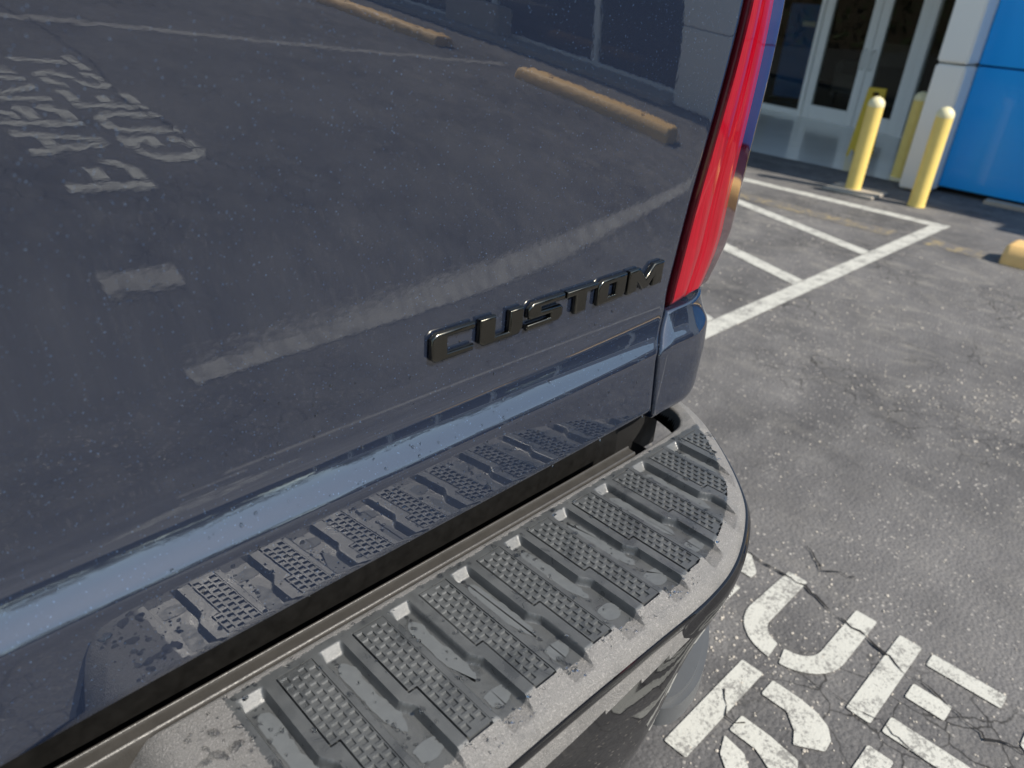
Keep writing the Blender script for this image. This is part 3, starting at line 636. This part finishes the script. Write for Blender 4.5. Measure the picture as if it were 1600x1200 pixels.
# dark structure in the gaps
mb = MB(); mb.box(2 * XC - .95, .90, .60, 2.5, .50, .64); mb.box(2 * XC - .86, .86, .505, .60, .60, .90); mb.box(2 * XC - .80, .80, .49, .52, .62, 1.30); mb.build('bed_frame', MAT['black'], truck)
mb = MB(); mb.box(2 * XC - .80, .72, .474, .505, .60, .745); mb.build('rear_sill', MAT['sill_reflect'], truck, bevel=.006)
mb = MB(); mb.box(.695, .7495, .462, .48, .735, .86); mb.box(.7445, .82, .475, .49, .858, .872); mb.build('body_seal', MAT['gapm'], truck)
mb = MB(); mb.box(2 * XC - .93, .93, 2.5, 4.4, .5, 1.25); mb.build('cab_body', MAT['paint'], truck, bevel=.06, smooth=40)
mb = MB(); a0, a1 = 2 * XC - .86, .86
mb.add([(a0, 2.55, 1.25), (a1, 2.55, 1.25), (a1, 4.3, 1.25), (a0, 4.3, 1.25), (a0 + .14, 2.8, 1.8), (a1 - .14, 2.8, 1.8), (a1 - .14, 3.9, 1.8), (a0 + .14, 3.9, 1.8)], [(0, 3, 2, 1), (4, 5, 6, 7), (0, 1, 5, 4), (1, 2, 6, 5), (2, 3, 7, 6), (3, 0, 4, 7)])
mb.build('cab_roof', MAT['chrome'], truck, bevel=.05, smooth=40)

# ---------- rear bumper
FRONT = catmull([(-.10, .412), (.0, .410), (.022, .392), (.058, .322), (.093, .256), (.112, .238), (.15, .2325), (.25, .2325), (.35, .232), (.45, .230), (.55, .2285), (.62, .2385), (.69, .267), (.737, .299), (.795, .359), (.843, .424), (.868, .49), (.887, .60), (.892, .75)], 8)
BACK = catmull([(-.2, .420), (.3, .4185), (.60, .4185), (.672, .4185), (.76, .421), (.785, .428), (.799, .44), (.810, .462), (.825, .52), (.84, .6), (.845, .76)], 6)
def poly_sd(X, Y, P):
    """signed distance to an open polyline, + on its left"""
    best = np.full(X.shape, 1e9); sg = np.ones(X.shape)
    for a, b in zip(P[:-1], P[1:]):
        d = b - a; L2 = d @ d
        if L2 < 1e-12: continue
        t = np.clip(((X - a[0]) * d[0] + (Y - a[1]) * d[1]) / L2, 0, 1); dx = X - a[0] - t * d[0]; dyy = Y - a[1] - t * d[1]; dd = np.hypot(dx, dyy)
        m = dd < best - 1e-9; best = np.where(m, dd, best); sg = np.where(m, np.sign(d[0] * dyy - d[1] * dx), sg)
    return best * sg
CD = .0085; PZ = .700; PITCH = .0718; RX0 = .217 - PITCH
def jog(y): return .0075 * (1 - smoothstep(.307, .323, y))
bump_root = None
def make_pad_mesh():
    st = .0011; xs = np.arange(-.02, .90, st); ys = np.arange(.222, .76, st * 1.0); ys = np.concatenate([ys[ys < .44], np.arange(.44, .76, .004)])
    X, Y = np.meshgrid(xs, ys)
    df = poly_sd(X, Y, FRONT); db = -poly_sd(X, Y, BACK)
    rr = .013; d1 = np.clip(df, 0, rr); roll = rr - np.sqrt(rr * rr - (rr - d1) ** 2); roll = np.where(df < 0, rr + (-df) * 4, roll)
    roll = roll + np.maximum(0, .0285 - np.maximum(df, 0)) * .50
    Z = PZ - roll
    left = np.maximum(0, .098 - X); Z = Z - np.where(left > 0, np.where(left < .02, left ** 2 * 25, .01 + (left - .02) * 1.2), 0)
    rb = .005; d2 = np.clip(db, 0, rb); rollb = rb - np.sqrt(rb * rb - (rb - d2) ** 2); Z = np.minimum(Z, PZ - rollb - np.where(db < 0, -db * 4, 0))
    J = jog(Y)
    for k in range(0, 10):
        x0 = RX0 + PITCH * k
        U = X - x0
        side = np.minimum(np.clip((U) / .003, 0, 1), np.clip((.0225 + J - U) / .0026, 0, 1))
        back = np.clip((.4035 - Y) / .0075, 0, 1)
        dep = side * back
        Z = np.where(dep > 0, np.minimum(Z, PZ - CD * dep), Z)
        # seat of the tread panel
        if k < 9:
            inside = (U > np.where(Y > .3228, .0335, .0411)) & (U < .0655) & (Y < .4025) & (df > .0265)
            Z = np.where(inside, Z - .0040, Z)
    keep = (df > -.006) & (db > -.004)
    idx = -np.ones(X.shape, int); idx[keep] = np.arange(keep.sum())
    V = np.stack([X[keep], Y[keep], Z[keep]], 1)
    a = idx[:-1, :-1]; b = idx[:-1, 1:]; c = idx[1:, 1:]; d = idx[1:, :-1]
    ok = (a >= 0) & (b >= 0) & (c >= 0) & (d >= 0); F = np.stack([a[ok], b[ok], c[ok], d[ok]], 1)
    me = bpy.data.meshes.new('rear_bumper'); me.vertices.add(len(V)); me.vertices.foreach_set('co', V.ravel().astype(np.float32))
    me.loops.add(F.size); me.loops.foreach_set('vertex_index', F.ravel().astype(np.int32)); me.polygons.add(len(F)); me.polygons.foreach_set('loop_start', np.arange(0, F.size, 4, dtype=np.int32))
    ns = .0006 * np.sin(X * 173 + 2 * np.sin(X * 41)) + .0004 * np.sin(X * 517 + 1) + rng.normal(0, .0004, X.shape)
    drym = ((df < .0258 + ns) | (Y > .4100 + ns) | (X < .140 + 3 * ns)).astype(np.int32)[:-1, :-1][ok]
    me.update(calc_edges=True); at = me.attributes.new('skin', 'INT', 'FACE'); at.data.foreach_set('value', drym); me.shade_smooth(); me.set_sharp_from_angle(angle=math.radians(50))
    return me
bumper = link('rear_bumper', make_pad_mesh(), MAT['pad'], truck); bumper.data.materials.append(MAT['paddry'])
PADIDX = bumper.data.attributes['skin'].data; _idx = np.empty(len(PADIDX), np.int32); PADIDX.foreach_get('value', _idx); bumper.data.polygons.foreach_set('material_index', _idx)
# tread panels with their square pits
def front_y(x):
    m = FRONT[(FRONT[:, 0] > .11)]; return float(np.interp(x, m[:, 0], m[:, 1]))
def normal_gap(x):
    e = .004; sl = (front_y(x + e) - front_y(x - e)) / (2 * e); return .0275 * math.sqrt(1 + sl * sl)
for k in range(9):
    x0 = RX0 + PITCH * k; mb = MB(); cw = .0077; ch_ = .0094; top = PZ + .0002
    for c in range(4):
        xa = x0 + .0342 + c * cw; xb = xa + cw
        y1 = .4018; yend = (.3235 if c == 0 else front_y((xa + xb) / 2) + normal_gap((xa + xb) / 2))
        if c == 0 and front_y(xa) + normal_gap(xa) > yend: yend = front_y(xa) + normal_gap(xa)
        y = y1 - (.0015 if c % 2 == 0 else .0015 + ch_ * .5)
        if y1 - y > .002: mb.add([(xa, y, top), (xb, y, top), (xb, y1, top), (xa, y1, top)], [(0, 1, 2, 3)])
        else: mb.add([(xa, y, top), (xb, y, top), (xb, y1, top), (xa, y1, top)], [(0, 1, 2, 3)])
        while y - ch_ > yend:
            a, b, c0, d0 = xa, xb, y - ch_, y; gx = .0009; gy = .0013; r2 = .00045; dz = .0017
            o1 = [(a, c0, top), (b, c0, top), (b, d0, top), (a, d0, top)]; i1 = [(a + gx, c0 + gy, top), (b - gx, c0 + gy, top), (b - gx, d0 - gy, top), (a + gx, d0 - gy, top)]
            i2 = [(a + gx + r2, c0 + gy + r2, top - dz), (b - gx - r2, c0 + gy + r2, top - dz), (b - gx - r2, d0 - gy - r2 * 2.2, top - dz), (a + gx + r2, d0 - gy - r2 * 2.2, top - dz)]
            mb.add(o1 + i1 + i2, [(0, 1, 5, 4), (1, 2, 6, 5), (2, 3, 7, 6), (3, 0, 4, 7), (4, 5, 9, 8), (5, 6, 10, 9), (6, 7, 11, 10), (7, 4, 8, 11), (8, 9, 10, 11)]); y -= ch_
        if y - yend > .001: mb.add([(xa, yend, top), (xb, yend, top), (xb, y, top), (xa, y, top)], [(0, 1, 2, 3)])
    xa, xb = x0 + .0342, x0 + .0342 + 4 * cw
    mb.build('tread_panel', MAT['pad'], bumper, fix=False)
# raised back lip
def sweep(name, P, prof, mat, parent, smooth, closed=False, zvar=None):
    vs = []; fs = []; n = len(prof)
    for i, p in enumerate(P):
        d = P[min(i + 1, len(P) - 1)] - P[max(i - 1, 0)]; d = d / np.linalg.norm(d); nr = np.array([d[1], -d[0]])
        pr = prof if zvar is None else zvar(i, p)
        for (o_, z) in pr: vs.append((p[0] + nr[0] * o_, p[1] + nr[1] * o_, z))
    for i in range(len(P) - 1):
        for k in range(n - 1 if not closed else n):
            a = i * n + k; b = i * n + (k + 1) % n; fs.append((a, a + n, b + n, b))
    if closed: fs.append(tuple(range(n))); fs.append(tuple((len(P) - 1) * n + k for k in range(n - 1, -1, -1)))
    return link(name, fixn(mesh(name, vs, fs)) if closed else mesh(name, vs, fs), mat, parent)
LP = catmull([(2 * XC - .68, .425), (XC, .421), (.3, .4195), (.55, .4195), (.678, .4205)], 10)
lip = sweep('back_lip', LP, [(0.0015, .6925), (.0005, .6985), (-.0005, .7000), (-.0016, .7004), (-.0022, .6996), (-.0100, .7006), (-.0104, .7026), (-.0112, .7034), (-.0122, .7034), (-.0130, .7026), (-.0132, .698), (-.017, .66), (-.017, .64), (0.0015, .64)], MAT['steel'], bumper, None, True)
lip.data.shade_smooth(); lip.data.set_sharp_from_angle(angle=math.radians(48))
# gloss face
def face_prof(i, p):
    x = p[0]
    zb = float(np.interp(x, [.0, .43, .47, .49, .508, .525, .545, .57, .61, .64, .70, .9], [.46, .46, .49, .53, .585, .615, .629, .638, .650, .660, .660, .655]))
    zt = .6785; H = zt - zb; out = []
    for t, o_ in [(0, -.004), (.0, .0005), (.015, .0016), (.04, .0018), (.05, .0010), (.10, .0012), (.2, .0035), (.45, .0065), (.7, .0055), (.85, .002), (.93, -.003), (.97, -.007), (1., -.013), (1.005, -.025), (.98, -.035)]:
        out.append((o_, zt - H * t))
    return out
FP = catmull([tuple(p) for p in FRONT[::2]], 4)
face = sweep('gloss_face', FP, face_prof(0, (.3, .3)), MAT['chrome'], bumper, None, False, face_prof)
face.data.shade_smooth(); face.data.set_sharp_from_angle(angle=math.radians(40))
# corner step below
ST = [(.585, .285), (.592, .268), (.618, .2575), (.665, .262), (.72, .284), (.765, .313), (.79, .345), (.805, .40), (.81, .50)]
cs = catmull(ST, 5); poly = [tuple(p) for p in cs] + [(.66, .50), (.60, .40)]
mb = MB(); mb.prism(poly, .405, .452); stp = mb.build('corner_step', MAT['valance'], bumper, bevel=.008, smooth=35)
ins = [(.655, .285), (.70, .30), (.74, .325), (.76, .36), (.765, .46), (.655, .46)]
mb = MB(); mb.prism(ins, .4525, .4565); mb.build('step_tread', MAT['black'], stp, bevel=.0012)
for k in range(5):
    mb = MB(); y = .325 + k * .026; mb.box(.665, .735 + k * .004, y, y + .010, .4568, .4625); mb.build('step_rib', MAT['valance'], stp, bevel=.002)
mb = MB(); mb.prism([(.42, .36), (.56, .36), (.62, .38), (.66, .44), (.67, .50), (.42, .50)], .42, .64); mb.build('step_riser', MAT['black'], bumper)
mb = MB(); mb.prism([(2 * XC - .80, .45), (-.0, .45), (.05, .36), (.12, .265), (.44, .265), (.50, .32), (.70, .38), (.78, .45), (.78, .60), (2 * XC - .8, .60)], .55, .64); mb.build('bumper_core', MAT['black'], bumper)

# ---------- water: drops and films standing on the bumper and paint
def water():
    vs = []; fs = []
    def blob(c, ax, ay, n3, rx, ry, hh, seed, n=14):
        rg = random.Random(seed); ph = [rg.uniform(0, 6.28) for _ in range(3)]; am = [rg.uniform(.05, .22), rg.uniform(.03, .14), rg.uniform(.0, .08)]
        b0 = len(vs)
        rings = [(1., -.03), (1.0, .12), (.93, .45), (.75, .78), (.45, .95)]
        for q, z in rings:
            for k in range(n):
                a = 2 * math.pi * k / n; r = q * (1 + am[0] * math.sin(2 * a + ph[0]) + am[1] * math.sin(3 * a + ph[1]) + am[2] * math.sin(5 * a + ph[2]))
                vs.append(tuple(c + ax * (rx * r * math.cos(a)) + ay * (ry * r * math.sin(a)) + n3 * (hh * z)))
        vs.append(tuple(c + n3 * hh))
        for i in range(len(rings) - 1):
            for k in range(n):
                a = b0 + i * n + k; b = b0 + i * n + (k + 1) % n; fs.append((a, b, b + n, a + n))
        t = b0 + (len(rings) - 1) * n
        for k in range(n): fs.append((t + k, t + (k + 1) % n, b0 + len(rings) * n))
        fs.append(tuple(b0 + k for k in range(n - 1, -1, -1)))
    ex, ey, ez = Vector((1, 0, 0)), Vector((0, 1, 0)), Vector((0, 0, 1))
    sd = 0
    for _ in range(2000):
        x = random.uniform(.10, .78); y = random.uniform(.245, .412); k = int((x - RX0) // PITCH); u = x - RX0 - k * PITCH
        if y < front_y(x) + .022: continue
        z = PZ
        if 0 <= k < 10 and 0 < u < .0225 + .0075 and y < .40:
            if u < .004 or u > .0165: continue
            z = PZ - CD
        elif k < 9 and k >= 0 and .033 < u < .0665 and y < .403: continue
        r = .0006 + .0026 * random.random() ** 4; sd += 1
        blob(Vector((x, y, z)), ex, ey, ez, r * random.uniform(.8, 1.3), r * random.uniform(.8, 1.3), r * random.uniform(.4, .6), sd, 10)
    for _ in range(26):  # big drops on the plain left end
        x = random.uniform(.105, .145); y = random.uniform(.26, .408); r = random.uniform(.0015, .0052); sd += 1
        a = random.uniform(0, 3.14); u = Vector((math.cos(a), math.sin(a), 0)); blob(Vector((x, y, PZ)), u, ez.cross(u), ez, r * 1.35, r * .85, min(.0016, r * .4), sd, 16)
    for k in range(0, 10):  # water lying in the channels
        x0 = RX0 + k * PITCH + .0105
        for yy in (.394, .388, .38):
            sd += 1; r = random.uniform(.0012, .003); blob(Vector((x0 + random.uniform(-.004, .004), yy, PZ - CD)), ex, ey, ez, r, r, r * .4, sd, 12)
    for _ in range(220):  # fine beads on the bullnose
        x = random.uniform(.12, .75); d = random.uniform(.012, .026); y = front_y(x) + d; r = .0004 + .0013 * random.random() ** 3; rr = .021
        z = PZ - (.0285 - d) * .50; nn = Vector((0, -.447, .894)); sd += 1
        if x > .56: continue
        blob(Vector((x, y, z)), ex, ex.cross(nn) * -1, nn, r, r, r * .5, sd, 8)
    for _ in range(160):  # on the ledge and lower tailgate
        x = random.uniform(.12, .72); z = random.choice((random.uniform(.826, .852), random.uniform(.745, .83), random.uniform(.87, .93))); e = .002
        y = float(GY(np.array([x]), np.array([z]))[0]); t = float(GY(np.array([x]), np.array([z + e]))[0] - y) / e
        nn = Vector((0, -1, t)).normalized(); r = .0005 + .0011 * random.random() ** 2; sd += 1; blob(Vector((x, y, z)), ex, ex.cross(nn) * -1, nn, r, r * 1.2, r * .6, sd, 8)
    drops = (vs, fs)
    me = mesh('water_drops', vs, fs, 179); o = link('water_drops', me, MAT['water']); o['kind'] = 'stuff'
    tag(o, 'clear water beads left on the black step bumper', 'water')
water()
def films():
    vs = []; fs = []
    def film(pts, z):
        n = len(vs); vs.extend([(x, y, z) for x, y in pts]); fs.append(tuple(range(n, n + len(pts))))
    for k in range(0, 10):
        x0 = RX0 + k * PITCH; rg = random.Random(k + 40)
        fy = front_y(x0 + .012)
        for (ya, yb, xl, xr) in ((.388, .300, .0045, .0185), (.286, .262, .006, .027)):
            yb = max(yb, fy + .036); 
            if ya - yb < .012: continue
            L = []; R_ = []; n = 26
            for i in range(n + 1):
                t = i / n; y = ya + (yb - ya) * t; end = min(1, (1 - t) * 4.5, t * 9) ** .5
                wv = .0010 * math.sin(t * 9 + k) + .0007 * math.sin(t * 31 + 2 * k) + rg.uniform(-.0007, .0007); c = (xl + xr) / 2 + .003 * smoothstep(.5, 1, t) * (1 if yb < .31 and ya > .3 else 0); hw = (xr - xl) / 2 * end
                L.append((x0 + c - hw * .95 - wv * .3, y)); R_.append((x0 + c + hw + wv, y))
            film(L + R_[::-1], PZ - CD + .0004)
    o = link('water_film', mesh('water_film', vs, fs), MAT['film']); o['kind'] = 'stuff'
    tag(o, 'thin drying film of water lying along the tread channels of the bumper', 'water')
films()
print('tris', sum(sum(len(p.vertices) - 2 for p in o.data.polygons) for o in bpy.data.objects if o.type == 'MESH'))
